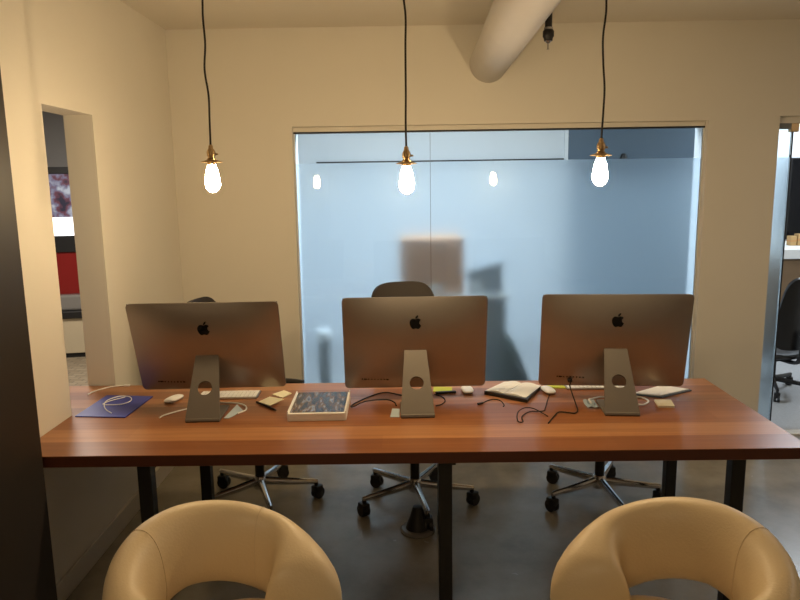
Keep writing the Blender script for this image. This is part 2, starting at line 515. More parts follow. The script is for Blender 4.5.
# ------------------------------------------------------------------ desktop computers
HW, HH, D0 = 0.3275, 0.2245, 0.042
def bulge(x, z):
    u, v = min(1, abs(x)/HW), min(1, abs(z)/HH)
    return D0*(1-u**2.6)*(1-v**2.6)
def rrect(n=24, r=0.02):
    pts = []
    for cx, cz, a0 in ((HW-r, HH-r, 0), (-HW+r, HH-r, 90), (-HW+r, -HH+r, 180), (HW-r, -HH+r, 270)):
        for k in range(7):
            a = R(a0+90*k/6)
            pts.append((cx+r*math.cos(a), cz+r*math.sin(a)))
    out = []
    for i in range(len(pts)):
        p, q = Vector(pts[i]), Vector(pts[(i+1) % len(pts)])
        d = (q-p).length
        s = max(1, int(d/0.03))
        for k in range(s): out.append(p.lerp(q, k/s))
    return out

def bez(p0, p1, p2, p3, n=7):
    o = []
    for k in range(1, n+1):
        t = k/n; s = 1-t
        o.append((s**3*p0[0]+3*s*s*t*p1[0]+3*s*t*t*p2[0]+t**3*p3[0], s**3*p0[1]+3*s*s*t*p1[1]+3*s*t*t*p2[1]+t**3*p3[1]))
    return o
def rel(start, segs):
    pts = [start]; c = start
    for s in segs:
        q = [(c[0]+s[2*k], c[1]+s[2*k+1]) for k in range(3)]
        pts += bez(c, *q); c = q[2]
    return pts
FRUIT = rel((318.7, 268.7), [(-.2, -36.7, 16.4, -64.4, 50, -84.8), (-18.8, -26.9, -47.2, -41.7, -84.7, -44.6), (-35.5, -2.8, -74.3, 20.7, -88.5, 20.7),
        (-15, 0, -49.4, -19.7, -76.4, -19.7), (-55.8, .9, -115.1, 44.5, -115.1, 133.2), (0, 26.2, 4.8, 53.3, 14.4, 81.2), (12.8, 36.7, 59, 126.7, 107.2, 125.2),
        (25.2, -.6, 43, -17.9, 75.8, -17.9), (31.8, 0, 48.3, 17.9, 76.4, 17.9), (48.6, -.7, 90.4, -82.5, 102.6, -119.3), (-65.2, -30.7, -61.7, -90, -61.7, -91.9)])
LEAF = rel((262.1, 104.5), [(27.3, -32.4, 24.8, -61.9, 24, -72.5), (-24.1, 1.4, -52, 16.4, -67.9, 34.9), (-17.5, 19.8, -27.8, 44.3, -25.6, 71.9), (26.1, 2, 49.9, -11.4, 69.5, -34.3)])

def computer(label, cx, cy, cz, rz, tilt, foot_y, foot_dx=0.0, foot_rot=0.0):
    """cx, cy, cz: centre of the display's rim plane; foot_y: rear edge of the stand's foot."""
    t = thing('desktop_computer', label, 'computer', (cx+foot_dx, foot_y, T), rz, 'all-in-one computers on the long table')
    py, pz = cy-foot_y, cz-T
    Mp = Matrix.Translation((0, py, pz)) @ Matrix.Rotation(tilt, 4, 'X')
    out = rrect()
    # rear housing
    bm = BM()
    NR = 14
    rings = []
    for k in range(1, NR+1):
        s = (k/NR)**0.8
        rings.append([bm.verts.new((p.x*s, -bulge(p.x*s, p.y*s), p.y*s)) for p in out])
    c = bm.verts.new((0, -D0, 0))
    n = len(out)
    for i in range(n): bm.faces.new((c, rings[0][i], rings[0][(i+1) % n]))
    for A, B in zip(rings, rings[1:]):
        for i in range(n): bm.faces.new((A[i], B[i], B[(i+1) % n], A[(i+1) % n]))
    fr = [bm.verts.new((p.x, 0.005, p.y)) for p in out]
    for i in range(n): bm.faces.new((rings[-1][i], fr[i], fr[(i+1) % n], rings[-1][(i+1) % n]))
    bm.faces.new(fr)
    bm.transform(Mp)
    hs = build('housing', bm, M['alu'], t, True, 50)
    # screen glass and chin on the front
    bm = BM(); box(bm, (-HW+0.004, 0.005, -HH+0.088), (HW-0.004, 0.0075, HH-0.004)); bm.transform(Mp); build('screen', bm, M['screen'], t)
    bm = BM(); box(bm, (-HW+0.004, 0.005, -HH+0.004), (HW-0.004, 0.0073, -HH+0.087)); bm.transform(Mp); build('chin', bm, M['alu'], t)
    # fruit mark
    bm = BM()
    sc = 0.0505/366.0
    zc_ = 0.117
    for poly in (FRUIT, LEAF):
        vs = []
        last = None
        for (px_, py_) in poly:
            x = (px_-187)*sc; z = -(py_-256)*sc+zc_
            if last and (abs(x-last[0])+abs(z-last[1])) < 1e-5: continue
            last = (x, z)
            vs.append((x, z))
        if abs(vs[0][0]-vs[-1][0])+abs(vs[0][1]-vs[-1][1]) < 2e-4: vs.pop()
        a = [bm.verts.new((x, -bulge(x, z)-0.0016, z)) for x, z in vs]
        fc = bm.faces.new(a)
        ex = bmesh.ops.extrude_face_region(bm, geom=[fc])
        for v in [g for g in ex['geom'] if isinstance(g, bmesh.types.BMVert)]:
            v.co.y += 0.0022
    bmesh.ops.triangulate(bm, faces=bm.faces)
    bm.transform(Mp); build('logo', bm, M['logo'], t)
    # ports along the lower left of the back, seen from behind
    bm = BM()
    for k, wd in enumerate((0.006, 0.016, 0.005, 0.005, 0.005, 0.005, 0.007, 0.007, 0.010)):
        x = -0.245+k*0.0145
        z = -0.172
        y = -bulge(x, z)
        box(bm, (x-wd/2, y-0.0008, z-0.003), (x+wd/2, y+0.004, z+0.003))
    bm.transform(Mp); build('port_row', bm, M['logo'], t)
    # vent slot under the hinge
    bm = BM()
    box(bm, (-0.045, -D0-0.0012+0.0022, -0.056), (0.045, -D0+0.006, -0.050)); bm.transform(Mp); build('vent_slot', bm, M['logo'], t)
    # stand: pierced leg plus flat foot
    top = Mp @ Vector((0, -D0+0.004, -0.010))
    L = Vector((0, top.y, top.z-0.010)).length
    ang = math.atan2(top.y, top.z-0.010)       # lean towards the display
    wb, wt = 0.0735, 0.049
    bm = BM()
    hc, hr = 0.47*L, 0.031
    N = 64
    def outer(a):
        dx, dz = math.cos(a), math.sin(a)
        best = 1e9
        # top, bottom
        if dz > 1e-6: best = min(best, (L-hc)/dz)
        if dz < -1e-6: best = min(best, (0-hc)/dz)
        # slanted sides x = wb + (wt-wb)*z/L
        k = (wt-wb)/L
        for s in (1, -1):
            den = s*dx-k*dz
            if den > 1e-9:
                best = min(best, (wb+k*hc)/den)
        return dx*best, hc+dz*best
    angs = [2*PI*k/N for k in range(N)]
    for s in (1, -1):
        for zz, ww in ((0, wb), (L, wt)):
            angs.append(math.atan2(zz-hc, s*ww) % (2*PI))
    angs = sorted(set(round(a, 6) for a in angs))
    th = 0.0055
    lo_i, lo_o, hi_i, hi_o = [], [], [], []
    for a in angs:
        xo, zo = outer(a)
        xi, zi = hr*math.cos(a), hc+hr*math.sin(a)
        for lst, x, z, y in ((lo_i, xi, zi, -th), (lo_o, xo, zo, -th), (hi_i, xi, zi, th), (hi_o, xo, zo, th)):
            lst.append(bm.verts.new((x, y, z)))
    n = len(angs)
    for i in range(n):
        j = (i+1) % n
        bm.faces.new((lo_i[i], lo_o[i], lo_o[j], lo_i[j])); bm.faces.new((hi_i[j], hi_o[j], hi_o[i], hi_i[i]))
        bm.faces.new((lo_o[i], hi_o[i], hi_o[j], lo_o[j])); bm.faces.new((hi_i[i], lo_i[i], lo_i[j], hi_i[j]))
    bm.transform(Matrix.Translation((0, 0.008, 0.008)) @ Matrix.Rotation(-ang, 4, 'X'))
    st = build('stand', bm, M['alum'], t, True, 30)
    bm = BM(); box(bm, (-wb, 0.0, 0.0), (wb, 0.205, 0.008), 0.003)
    tube(bm, [(-wb+0.001, 0.0085, 0.0075), (wb-0.001, 0.0085, 0.0075)], 0.0074, 12)
    bmesh.ops.translate(bm, verts=bm.verts, vec=(0, 0, 0.002))
    ft = build('foot', bm, M['alum'], st)
    bm = BM(); box(bm, (-wb+0.002, 0.002, 0), (wb-0.002, 0.203, 0.0025)); build('rubber_base', bm, M['blackp'], st)
    return t

computer('silver all-in-one computer seen from behind, beside the blue folder', -0.877, 2.966, 1.038, 0.040, 0.33, 2.785, 0.0)
computer('silver all-in-one computer seen from behind, between the thick picture book and the open notebook', 0.045, 3.049, 1.024, 0.024, 0.185, 2.805)
c3 = computer('silver all-in-one computer seen from behind, black power plug in its back', 0.937, 3.01, 1.03, -0.075, 0.19, 2.80, -0.017)

# ------------------------------------------------------------------ things on the table
ZT = T+0.0005
# blue folder
t = tag(build('folder', (lambda b: (sheet(b, [(-1.467, 2.876), (-1.237, 2.855), (-1.223, 3.154), (-1.456, 3.18)], 0.004, ZT), b)[1])(BM()), M['bluefolder']),
        'flat royal blue folder on the table beside the wall opening', 'folder')
def cable(name, label, pts, r, mat, cat='cable', extra=None):
    b = BM(); tube(b, smooth_path(pts, 8), r, 8)
    if extra: extra(b)
    return tag(build(name, b, mat, None, True), label, cat)
zf = ZT+0.0065
cable('earphone_cable', 'thin white cable coiled on the blue folder', [(-1.318, 2.905, zf), (-1.36, 2.95, zf), (-1.40, 3.02, zf), (-1.415, 3.09, zf), (-1.385, 3.15, zf), (-1.33, 3.14, zf), (-1.30, 3.08, zf), (-1.32, 3.03, zf), (-1.37, 3.02, zf), (-1.41, 3.03, zf), (-1.395, 3.07, zf+0.003), (-1.345, 3.125, zf+0.004)], 0.0022, M['white'])
z = ZT+0.0035
cable('charging_cable', 'white charging cable on the table edge in the wall opening', [(-1.555, 3.19, z), (-1.55, 3.24, z), (-1.53, 3.28, z), (-1.50, 3.315, z), (-1.465, 3.335, z), (-1.43, 3.345, z)], 0.003, M['white'],
      extra=lambda b: box(b, (-1.44, 3.335, ZT), (-1.41, 3.352, ZT+0.008), 0.002))

def mouse(label, x, y, rz):
    t_ = thing('computer_mouse', label, 'mouse', (x, y, ZT), rz, 'white computer mice on the table')
    b = BM()
    bmesh.ops.create_uvsphere(b, u_segments=28, v_segments=16, radius=1)
    for v in b.verts:
        q = v.co
        def se(a, p): return math.copysign(abs(a)**p, a)
        q.x = se(q.x, 0.75)*0.0285; q.y = se(q.y, 0.75)*0.0565
        zz = q.z
        q.z = 0.012+(0.010*zz if zz > 0 else 0.008*zz)
    build('shell', b, M['white'], t_, True, 180)
    b = BM(); box(b, (-0.021, -0.042, 0.0), (0.021, 0.042, 0.0055), 0.002); build('base', b, M['alu'], t_)
    return t_
mouse('white computer mouse between the blue folder and a computer stand', -1.10, 3.09, -0.35)
mouse('white computer mouse beside the lime green note', 0.29, 3.175, 0.05)
mouse('white computer mouse with a dark cable, next to the open notebook', 0.675, 3.155, 0.15)

def keyboard(label, x, y, rz):
    t_ = thing('keyboard', label, 'keyboard', (x, y, ZT), rz, 'slim white keyboards behind the computers')
    b = BM(); box(b, (-0.143, -0.057, 0), (0.143, 0.057, 0.009), 0.003); build('case', b, M['alu'], t_)
    b = BM()
    for r_ in range(5):
        n = 14 if r_ < 4 else 10
        for k in range(n):
            wd = 0.276/n
            x0 = -0.138+k*wd
            box(b, (x0+0.001, -0.050+r_*0.0202, 0.009), (x0+wd-0.001, -0.050+r_*0.0202+0.0182, 0.0115), 0.0006, 1)
    build('keys', b, M['white'], t_)
    return t_
keyboard('slim white keyboard behind the computer by the blue folder', -0.855, 3.155, 0.02)
keyboard('slim white keyboard behind the computer with the black plug', 0.915, 3.235, 0.0)

def note(label, quad, th, mat, group=None, z0=ZT):
    b = BM(); sheet(b, quad, th, z0)
    return tag(build('sticky_note', b, mat), label, 'note', group)
note('pale yellow sticky note lying over a black pen', [(-0.685, 3.022), (-0.649, 3.096), (-0.575, 3.057), (-0.622, 2.965)], 0.003, M['yellow'], z0=ZT+0.0105)
note('pale yellow sticky note lying flat by the thick picture book', [(-0.651, 3.163), (-0.604, 3.226), (-0.557, 3.175), (-0.591, 3.108)], 0.004, M['yellow'])
note('lime green note behind the middle computer, beside a mouse', [(0.125, 3.175), (0.215, 3.165), (0.222, 3.245), (0.132, 3.255)], 0.004, M['lime'])
note('lime yellow note at the edge of the computer with the black plug', [(0.690, 3.215), (0.775, 3.210), (0.777, 3.275), (0.692, 3.28)], 0.004, M['lime'])
note('beige note pad beside the stand of the computer with the plug', [(1.110, 2.905), (1.180, 2.900), (1.197, 2.988), (1.125, 2.994)], 0.010, M['beige'])
# pen
b = BM()
p0, p1 = Vector((-0.70, 3.045, ZT+0.005)), Vector((-0.585, 2.918, ZT+0.005))
d = p1-p0
tube(b, [p0, p0+d*0.03, p0+d*0.9, p1], [0.0042, 0.0048, 0.0048, 0.0015], 10)
pen = tag(build('pen', b, M['blackp'], None, True), 'black pen under a pale yellow sticky note', 'pen')
b = BM(); box(b, (p0.x+0.012, p0.y-0.02, ZT+0.0090), (p0.x+0.016, p0.y-0.016, ZT+0.0102)); build('clip', b, M['chrome'], pen)

# thick boxed book
bk = thing('book', 'thick white-edged book with a dark blue and brown cover picture', 'book', (-0.387, 2.785, ZT), 0.02)
b = BM(); box(b, (-0.122, 0.0, 0), (0.122, 0.300, 0.034), 0.002); build('page_block', b, M['paper'], bk)
b = BM(); box(b, (-0.116, 0.014, 0.034), (0.116, 0.297, 0.0362)); build('cover_picture', b, M['cover'], bk)
for s in (-1, 1):
    b = BM(); box(b, (s*0.1235-0.0025, 0.003, 0.0), (s*0.1235+0.0025, 0.302, 0.042), 0.001); build('side_edge', b, M['paper'], bk)

# black cable between the book and the middle computer
z = ZT+0.003
cable('power_cable', 'dark cable looped between the picture book and the middle computer', [(0.06, 3.09, z), (-0.02, 3.12, z), (-0.10, 3.17, z), (-0.16, 3.13, z), (-0.23, 3.03, z), (-0.255, 2.97, z), (-0.24, 2.955, z+0.004), (-0.19, 3.02, z+0.006), (-0.10, 3.06, z), (-0.06, 3.02, z), (-0.05, 2.97, z)], 0.003, M['cord'])
cable('thin_cable', 'short dark cable curling beside the middle stand', [(0.13, 3.13, z), (0.165, 3.09, z), (0.175, 3.03, z), (0.155, 2.98, z), (0.13, 2.96, z)], 0.0026, M['cord'])
# dark clip / marker beside the lime note
b = BM(); box(b, (-0.05, -0.009, 0), (0.05, 0.009, 0.012), 0.003, M=Matrix.Translation((0.185, 3.150, ZT)) @ Matrix.Rotation(0.15, 4, 'Z'))
tag(build('marker_pen', b, M['blackp']), 'dark marker lying in front of the lime green note', 'pen')
# small cable with a plug
cp = cable('plug_cable', 'short black cable with a small plug on the table middle', [(0.345, 2.995, z), (0.375, 3.03, z), (0.405, 3.045, z), (0.43, 3.02, z), (0.437, 2.96, z), (0.43, 2.94, z)], 0.0022, M['cord'])
b = BM(); box(b, (-0.018, -0.006, 0), (0.012, 0.006, 0.008), 0.002, M=Matrix.Translation((0.335, 2.985, ZT)) @ Matrix.Rotation(0.6, 4, 'Z')); build('plug', b, M['blackp'], cp)

# open notebook
nb = thing('notebook', 'open notebook with blank white pages and a dark cover', 'notebook', (0.5, 3.13, ZT), 0.0)
b = BM(); sheet(b, [(-0.133, 0.0), (0.045, -0.138), (0.146, 0.064), (-0.015, 0.15)], 0.016, 0); build('cover', b, M['blackp'], nb)
def page(b, A, B, C, D, h):
    n = 10
    top, bot = [], []
    for i in range(n+1):
        u = i/n
        zz = 0.0165+h*math.sin(PI*min(1, u*1.15+0.02))*0.9+0.002
        p = Vector(A).lerp(Vector(B), u); q = Vector(D).lerp(Vector(C), u)
        top.append((b.verts.new((p.x, p.y, zz)), b.verts.new((q.x, q.y, zz))))
        bot.append((b.verts.new((p.x, p.y, 0.0162)), b.verts.new((q.x, q.y, 0.0162))))
    for i in range(n):
        b.faces.new((top[i][0], top[i+1][0], top[i+1][1], top[i][1])); b.faces.new((bot[i][1], bot[i+1][1], bot[i+1][0], bot[i][0]))
        b.faces.new((top[i][0], bot[i][0], bot[i+1][0], top[i+1][0])); b.faces.new((top[i+1][1], bot[i+1][1], bot[i][1], top[i][1]))
    b.faces.new((top[0][1], bot[0][1], bot[0][0], top[0][0])); b.faces.new((top[n][0], bot[n][0], bot[n][1], top[n][1]))
b = BM(); page(b, (-0.045, -0.05), (0.045, -0.112), (0.150, 0.072), (0.065, 0.118), 0.008); build('page_stack', b, M['paper'], nb)
b = BM(); page(b, (-0.048, -0.048), (-0.128, 0.004), (-0.015, 0.148), (0.062, 0.118), 0.008); build('page_stack', b, M['paper'], nb)

# white pad with a dark edge
pd = thing('paper_pad', 'white paper pad with a dark backing near the far table end', 'pad', (1.22, 3.12, ZT), 0.0)
b = BM(); sheet(b, [(-0.16, -0.03), (-0.045, -0.082), (0.135, 0.022), (0.02, 0.10)], 0.007, 0); build('backing', b, M['bluedark'], pd)
b = BM(); sheet(b, [(-0.155, -0.024), (-0.048, -0.070), (0.122, 0.026), (0.02, 0.095)], 0.003, 0.007); build('paper', b, M['paper'], pd)

# papers by the outer stands; pale slip paints the middle foot's reflection
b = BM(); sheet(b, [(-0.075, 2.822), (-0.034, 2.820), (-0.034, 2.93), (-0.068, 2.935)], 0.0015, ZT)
tag(build('paper_or_glint_slip', b, M['bluepaper']), 'pale slip standing in for the glint on the middle computer foot', 'paper')
b = BM(); sheet(b, [(-0.775, 2.83), (-0.735, 2.93), (-0.785, 3.02), (-0.797, 2.83)], 0.002, ZT)
tag(build('paper_or_glint_slip', b, M['bluepaper']), 'pale blue paper slip beside the stand by the blue folder', 'paper')
b = BM()
rnd = random.Random(3)
gx = [[None]*5 for _ in range(5)]
for i in range(5):
    for j in range(5):
        gx[i][j] = b.verts.new((0.800+i*0.013+rnd.uniform(-.003, .003), 2.90+j*0.026+rnd.uniform(-.004, .004), ZT+0.001+rnd.uniform(0, .012)))
for i in range(4):
    for j in range(4): b.faces.new((gx[i][j], gx[i+1][j], gx[i+1][j+1], gx[i][j+1]))
ret = bmesh.ops.solidify(b, geom=b.faces[:], thickness=0.001)
tag(build('crumpled_wrapper', b, M['bluepaper']), 'crumpled pale wrapper beside the stand of the plugged computer', 'paper')

# white power cables around the stands
z = ZT+0.004
cable('white_power_cable', 'white power cable bending past the stand by the blue folder', [(-1.08, 2.84, z), (-1.07, 2.875, z), (-1.03, 2.925, z), (-0.99, 2.965, z), (-0.95, 3.02, z), (-0.87, 3.04, z), (-0.79, 3.03, z), (-0.74, 2.99, z), (-0.725, 2.93, z), (-0.75, 2.88, z)], 0.0035, M['white'])
cable('white_power_cable', 'white power cable looping around the stand of the plugged computer', [(0.82, 2.93, z+0.014), (0.825, 2.985, z+0.012), (0.85, 3.03, z), (0.90, 3.055, z), (0.97, 3.05, z), (1.05, 3.06, z), (1.09, 3.03, z), (1.095, 2.985, z), (1.06, 2.94, z), (1.03, 2.93, z+0.004)], 0.0042, M['white'])
# black cable of the plugged computer: plug in the housing, down to the table, loop to the mouse
def mp3(x, zl, dy=0.0):
    Mp = Matrix.Translation((0.920, 2.80, T)) @ Matrix.Rotation(-0.075, 4, 'Z') @ Matrix.Translation((0, 0.21, 0.28)) @ Matrix.Rotation(0.19, 4, 'X')
    return Mp @ Vector((x, -bulge(x, zl)-dy, zl))
q = [mp3(-0.188, -0.188, 0.010), mp3(-0.188, -0.196, 0.026), mp3(-0.188, -0.215, 0.035)]
pl = cable('black_plug_cable', 'black cable hanging from the plugged computer, ending beside a coil of thin cable', [q[0], q[1], q[2], (0.752, 2.925, T+0.012), (0.745, 2.87, z), (0.725, 2.835, z), (0.70, 2.842, z), (0.66, 2.852, z), (0.628, 2.80, z), (0.585, 2.715, z)], 0.0028, M['cord'])
b = BM(); lathe(b, [(0.010, 0), (0.011, 0.002), (0.011, 0.012), (0.006, 0.017)], 16, Matrix.Translation(mp3(-0.188, -0.188, 0.0007)) @ Matrix.Rotation(R(90)+0.19, 4, 'X'))
build('plug', b, M['blackp'], pl, True)
cable('mouse_cable', 'thin dark cable curling from the mouse beside the open notebook', [(0.670, 3.096, z), (0.645, 3.02, z), (0.612, 2.91, z), (0.594, 2.868, z), (0.535, 2.862, z), (0.49, 2.80, z), (0.483, 2.735, z), (0.464, 2.746, z), (0.480, 2.85, z), (0.516, 2.895, z+0.006), (0.555, 2.885, z+0.006), (0.590, 2.83, z), (0.600, 2.80, z)], 0.0022, M['cord'])

# ------------------------------------------------------------------ pendant lamps
def pendant(label, x, y, zb, wig, bm_='bulb'):
    """zb: bulb centre height"""
    K = 0.94
    t_ = thing('pendant_lamp', label, 'lamp', (x, y, zb), 0.0, 'bare bulb pendant lamps over the table')
    top = ZC-zb
    rn = random.Random(wig)
    b = BM()
    pts = [(0, 0, top-0.02)]
    k = 0.0
    n = 8
    for i in range(1, n):
        pts.append((rn.uniform(-.006, .006), rn.uniform(-.004, .004), top-0.02+(0.135-top+0.02)*i/n))
    pts.append((0, 0, 0.135)); pts.append((0, 0, 0.12))
    tube(b, smooth_path(pts, 6), 0.0042, 8)
    build('cord', b, M['cord'], t_, True)
    b = BM(); lathe(b, [(0.05, top-0.001), (0.05, top-0.012), (0.03, top-0.024), (0.008, top-0.028)], 24); build('ceiling_rose', b, M['black'], t_, True)
    b = BM(); lathe(b, [(0.005, 0.138), (0.009, 0.133), (0.010, 0.122), (0.014, 0.118), (0.0175, 0.108), (0.0175, 0.094), (0.014, 0.090), (0.014, 0.084), (0.019, 0.080), (0.019, 0.062), (0.0165, 0.058)], 24)
    build('socket', b, M['brass'], t_, True)
    b = BM(); lathe(b, [(0.018, 0.077), (0.030, 0.074), (0.043, 0.070), (0.0435, 0.067), (0.030, 0.070), (0.018, 0.072)], 32, cap=False); build('collar', b, M['brass'], t_, True)
    b = BM(); box(b, (0.017, -0.004, 0.096), (0.029, 0.004, 0.104), 0.002); build('switch_key', b, M['brass'], t_)
    b = BM(); lathe(b, [(0.0165, 0.064), (0.019, 0.052), (0.025, 0.036), (0.030, 0.014), (0.0335, -0.012), (0.0345, -0.028), (0.031, -0.042), (0.022, -0.054), (0.010, -0.061), (0.0, -0.063)], 28)
    bmesh.ops.transform(b, matrix=Matrix.Translation((0, 0, 0.064)) @ Matrix.Diagonal((0.90, 0.90, K, 1)) @ Matrix.Translation((0, 0, -0.064)), verts=b.verts)
    build('bulb', b, M[bm_], t_, True, 180)
    return t_
pendant('bare bulb pendant over the computer by the blue folder, in front of plain wall', -0.792, 2.86, 1.775, 1, 'bulb_dim')
pendant('bare bulb pendant over the middle computer, in front of frosted glass', 0.010, 2.86, 1.757, 2)
pendant('bare bulb pendant near the white duct, over the plugged computer', 0.806, 2.86, 1.778, 3, 'bulb_strong')

# ------------------------------------------------------------------ duct and hanging fitting
b = BM()
prof = []
y = -2.6
while y < YW-0.02:
    prof += [(0.120, y), (0.120, y+0.27), (0.1206, y+0.28), (0.1206, y+0.29)]
    y += 0.30
prof = [(r_, z_) for r_, z_ in prof if z_ < YW-0.02]+[(0.120, YW+0.03)]
lathe(b, prof, 48, Matrix.Translation((0.543, YW, 2.49)) @ Matrix.Rotation(-0.020, 4, 'Z') @ Matrix.Translation((0, -YW, 0)) @ Matrix.Rotation(R(-90), 4, 'X'))
tag(build('air_duct', b, M['duct'], None, True), 'round white air duct running out of the rear wall', 'duct')
hg = thing('hanging_fitting', 'small black hanging fitting with a pin, beside the white duct', 'fitting', (0.732, 3.6, 0))
b = BM(); lathe(b, [(0.018, ZC-0.0005), (0.018, 2.505)], 16); build('drop_pipe', b, M['blackp'], hg, True)
b = BM(); lathe(b, [(0.022, 2.505), (0.022, 2.495)], 16); build('ring', b, M['chrome'], hg, True)
b = BM(); lathe(b, [(0.022, 2.495), (0.028, 2.486), (0.028, 2.462), (0.022, 2.452), (0.021, 2.440)], 20); build('cup', b, M['blackp'], hg, True)
b = BM(); lathe(b, [(0.016, 2.440), (0.010, 2.432), (0.004, 2.428), (0.004, 2.404), (0.007, 2.402), (0.007, 2.399)], 14); build('pin', b, M['chrome'], hg, True)

# ------------------------------------------------------------------ office chairs
def office_chair(label, x, y, rz, drop=0.0, base_mat='chrome', spin=0.0, shell='brownsh'):
    """faces -y (towards the table) at rz = 0"""
    t_ = thing('office_chair', label, 'chair', (x, y, 0), rz, 'dark swivel chairs on five-star bases')
    bmat = M[base_mat]
    b = BM(); lathe(b, [(0.034, 0.075), (0.038, 0.085), (0.038, 0.135), (0.030, 0.150)], 20); build('hub', b, bmat, t_, True)
    b = BM(); lathe(b, [(0.026, 0.145), (0.026, 0.30), (0.016, 0.302), (0.016, 0.435-drop)], 16); build('gas_column', b, M['blackp'], t_, True)
    for k in range(5):
        a = spin+2*PI*k/5
        Mr = Matrix.Rotation(a, 4, 'Z')
        b = BM()
        tube(b, [(0.03, 0, 0.118), (0.10, 0, 0.112), (0.20, 0, 0.106), (0.300, 0, 0.102), (0.322, 0, 0.101)], [0.023, 0.022, 0.019, 0.016, 0.013], 10, sx=0.85)
        b.transform(Mr)
        build('base_arm', b, bmat, t_, True)
        b = BM()
        cs = 0.9+k*1.3
        for s in (-1, 1):
            lathe(b, [(0.010, -0.009), (0.031, -0.009), (0.0345, -0.006), (0.0345, 0.006), (0.031, 0.010), (0.010, 0.010)], 20,
                  Matrix.Translation((0.312, 0, 0.0347)) @ Matrix.Rotation(cs, 4, 'Z') @ Matrix.Translation((0.010, s*0.014, 0)) @ Matrix.Rotation(R(90), 4, 'X'))
        box(b, (-0.022, -0.024, 0.034), (0.034, 0.024, 0.078), 0.008, M=Matrix.Translation((0.312, 0, 0)) @ Matrix.Rotation(cs, 4, 'Z'))
        lathe(b, [(0.011, 0.07), (0.011, 0.10)], 10, Matrix.Translation((0.312, 0, 0)))
        b.transform(Mr)
        build('caster', b, M['blackp'], t_, True)
    sz = 0.45-drop
    b = BM(); box(b, (-0.09, -0.11, sz-0.022), (0.09, 0.11, sz+0.002), 0.006); build('tilt_mechanism', b, M['blackp'], t_)
    b = BM()
    bmesh.ops.create_uvsphere(b, u_segments=36, v_segments=18, radius=1)
    for v in b.verts:
        def se(a, p): return math.copysign(abs(a)**p, a)
        c = v.co.copy()
        v.co.x = se(c.x, 0.55)*0.235; v.co.y = se(c.y, 0.55)*0.225
        v.co.z = sz+0.036+se(c.z, 0.8)*0.036+0.020*(v.co.x/0.235)**2-0.012*max(0, -v.co.y/0.225)**2
    build('seat', b, M[shell], t_, True, 180)
    # back shell: rounded-rectangle outline, curved about the sitter
    b = BM()
    NU, NV = 24, 20
    g = []
    for j in range(NV+1):
        row = []
        for i in range(NU+1):
            u_ = -1+2*i/NU; w_ = -1+2*j/NV
            # square to superellipse
            pe = 5.0
            mx_ = max(abs(u_), abs(w_))
            nn = (abs(u_)**pe+abs(w_)**pe)**(1/pe) if mx_ > 0 else 1
            k_ = mx_/nn if nn > 0 else 0
            a_, c_ = u_*k_, w_*k_
            v_ = (c_+1)/2
            xx = a_*0.200*(1-0.04*v_)
            zz = sz+0.10+0.62*v_
            yy = 0.235+0.10*v_-0.055*v_*(1-v_)-0.085*a_*a_*(1-0.45*v_)
            row.append(b.verts.new((xx, yy, zz)))
        g.append(row)
    for j in range(NV):
        for i in range(NU): b.faces.new((g[j][i], g[j][i+1], g[j+1][i+1], g[j+1][i]))
    bmesh.ops.recalc_face_normals(b, faces=b.faces)
    bmesh.ops.solidify(b, geom=b.faces[:], thickness=0.032)
    build('backrest', b, M[shell], t_, True, 60)
    b = BM(); tube(b, smooth_path([(0, 0.08, sz-0.015), (0, 0.24, sz-0.005), (0, 0.285, sz+0.08), (0, 0.300, sz+0.24)], 6), 0.016, 10, sx=2.2)
    build('back_spine', b, M['blackp'], t_, True)
    for s in (-1, 1):
        b = BM(); tube(b, smooth_path([(s*0.13, 0.02, sz-0.012), (s*0.25, 0.02, sz+0.0), (s*0.268, 0.03, sz+0.09), (s*0.262, 0.04, sz+0.185)], 6), 0.011, 8)
        ar = build('armrest', b, M['chrome'] if base_mat == 'chrome' else M['whitef'], t_, True)
        b = BM(); tube(b, smooth_path([(s*0.260, -0.20, sz+0.190), (s*0.262, -0.12, sz+0.198), (s*0.263, 0.0, sz+0.200), (s*0.262, 0.12, sz+0.198), (s*0.255, 0.17, sz+0.19)], 6), 0.016, 10, sx=1.5)
        build('arm_pad', b, M['blackp'], ar, True)
    return t_
office_chair('dark brown swivel chair behind the computer by the blue folder', -0.83, 3.60, R(84), 0.03, spin=R(-81))
office_chair('dark brown swivel chair behind the middle computer, its back in view', 0.037, 3.545, 0.20, -0.02, spin=R(-18))
office_chair('swivel chair hidden but for its chrome base, behind the plugged computer', 1.055, 3.56, 0.1, 0.09, spin=R(-16))

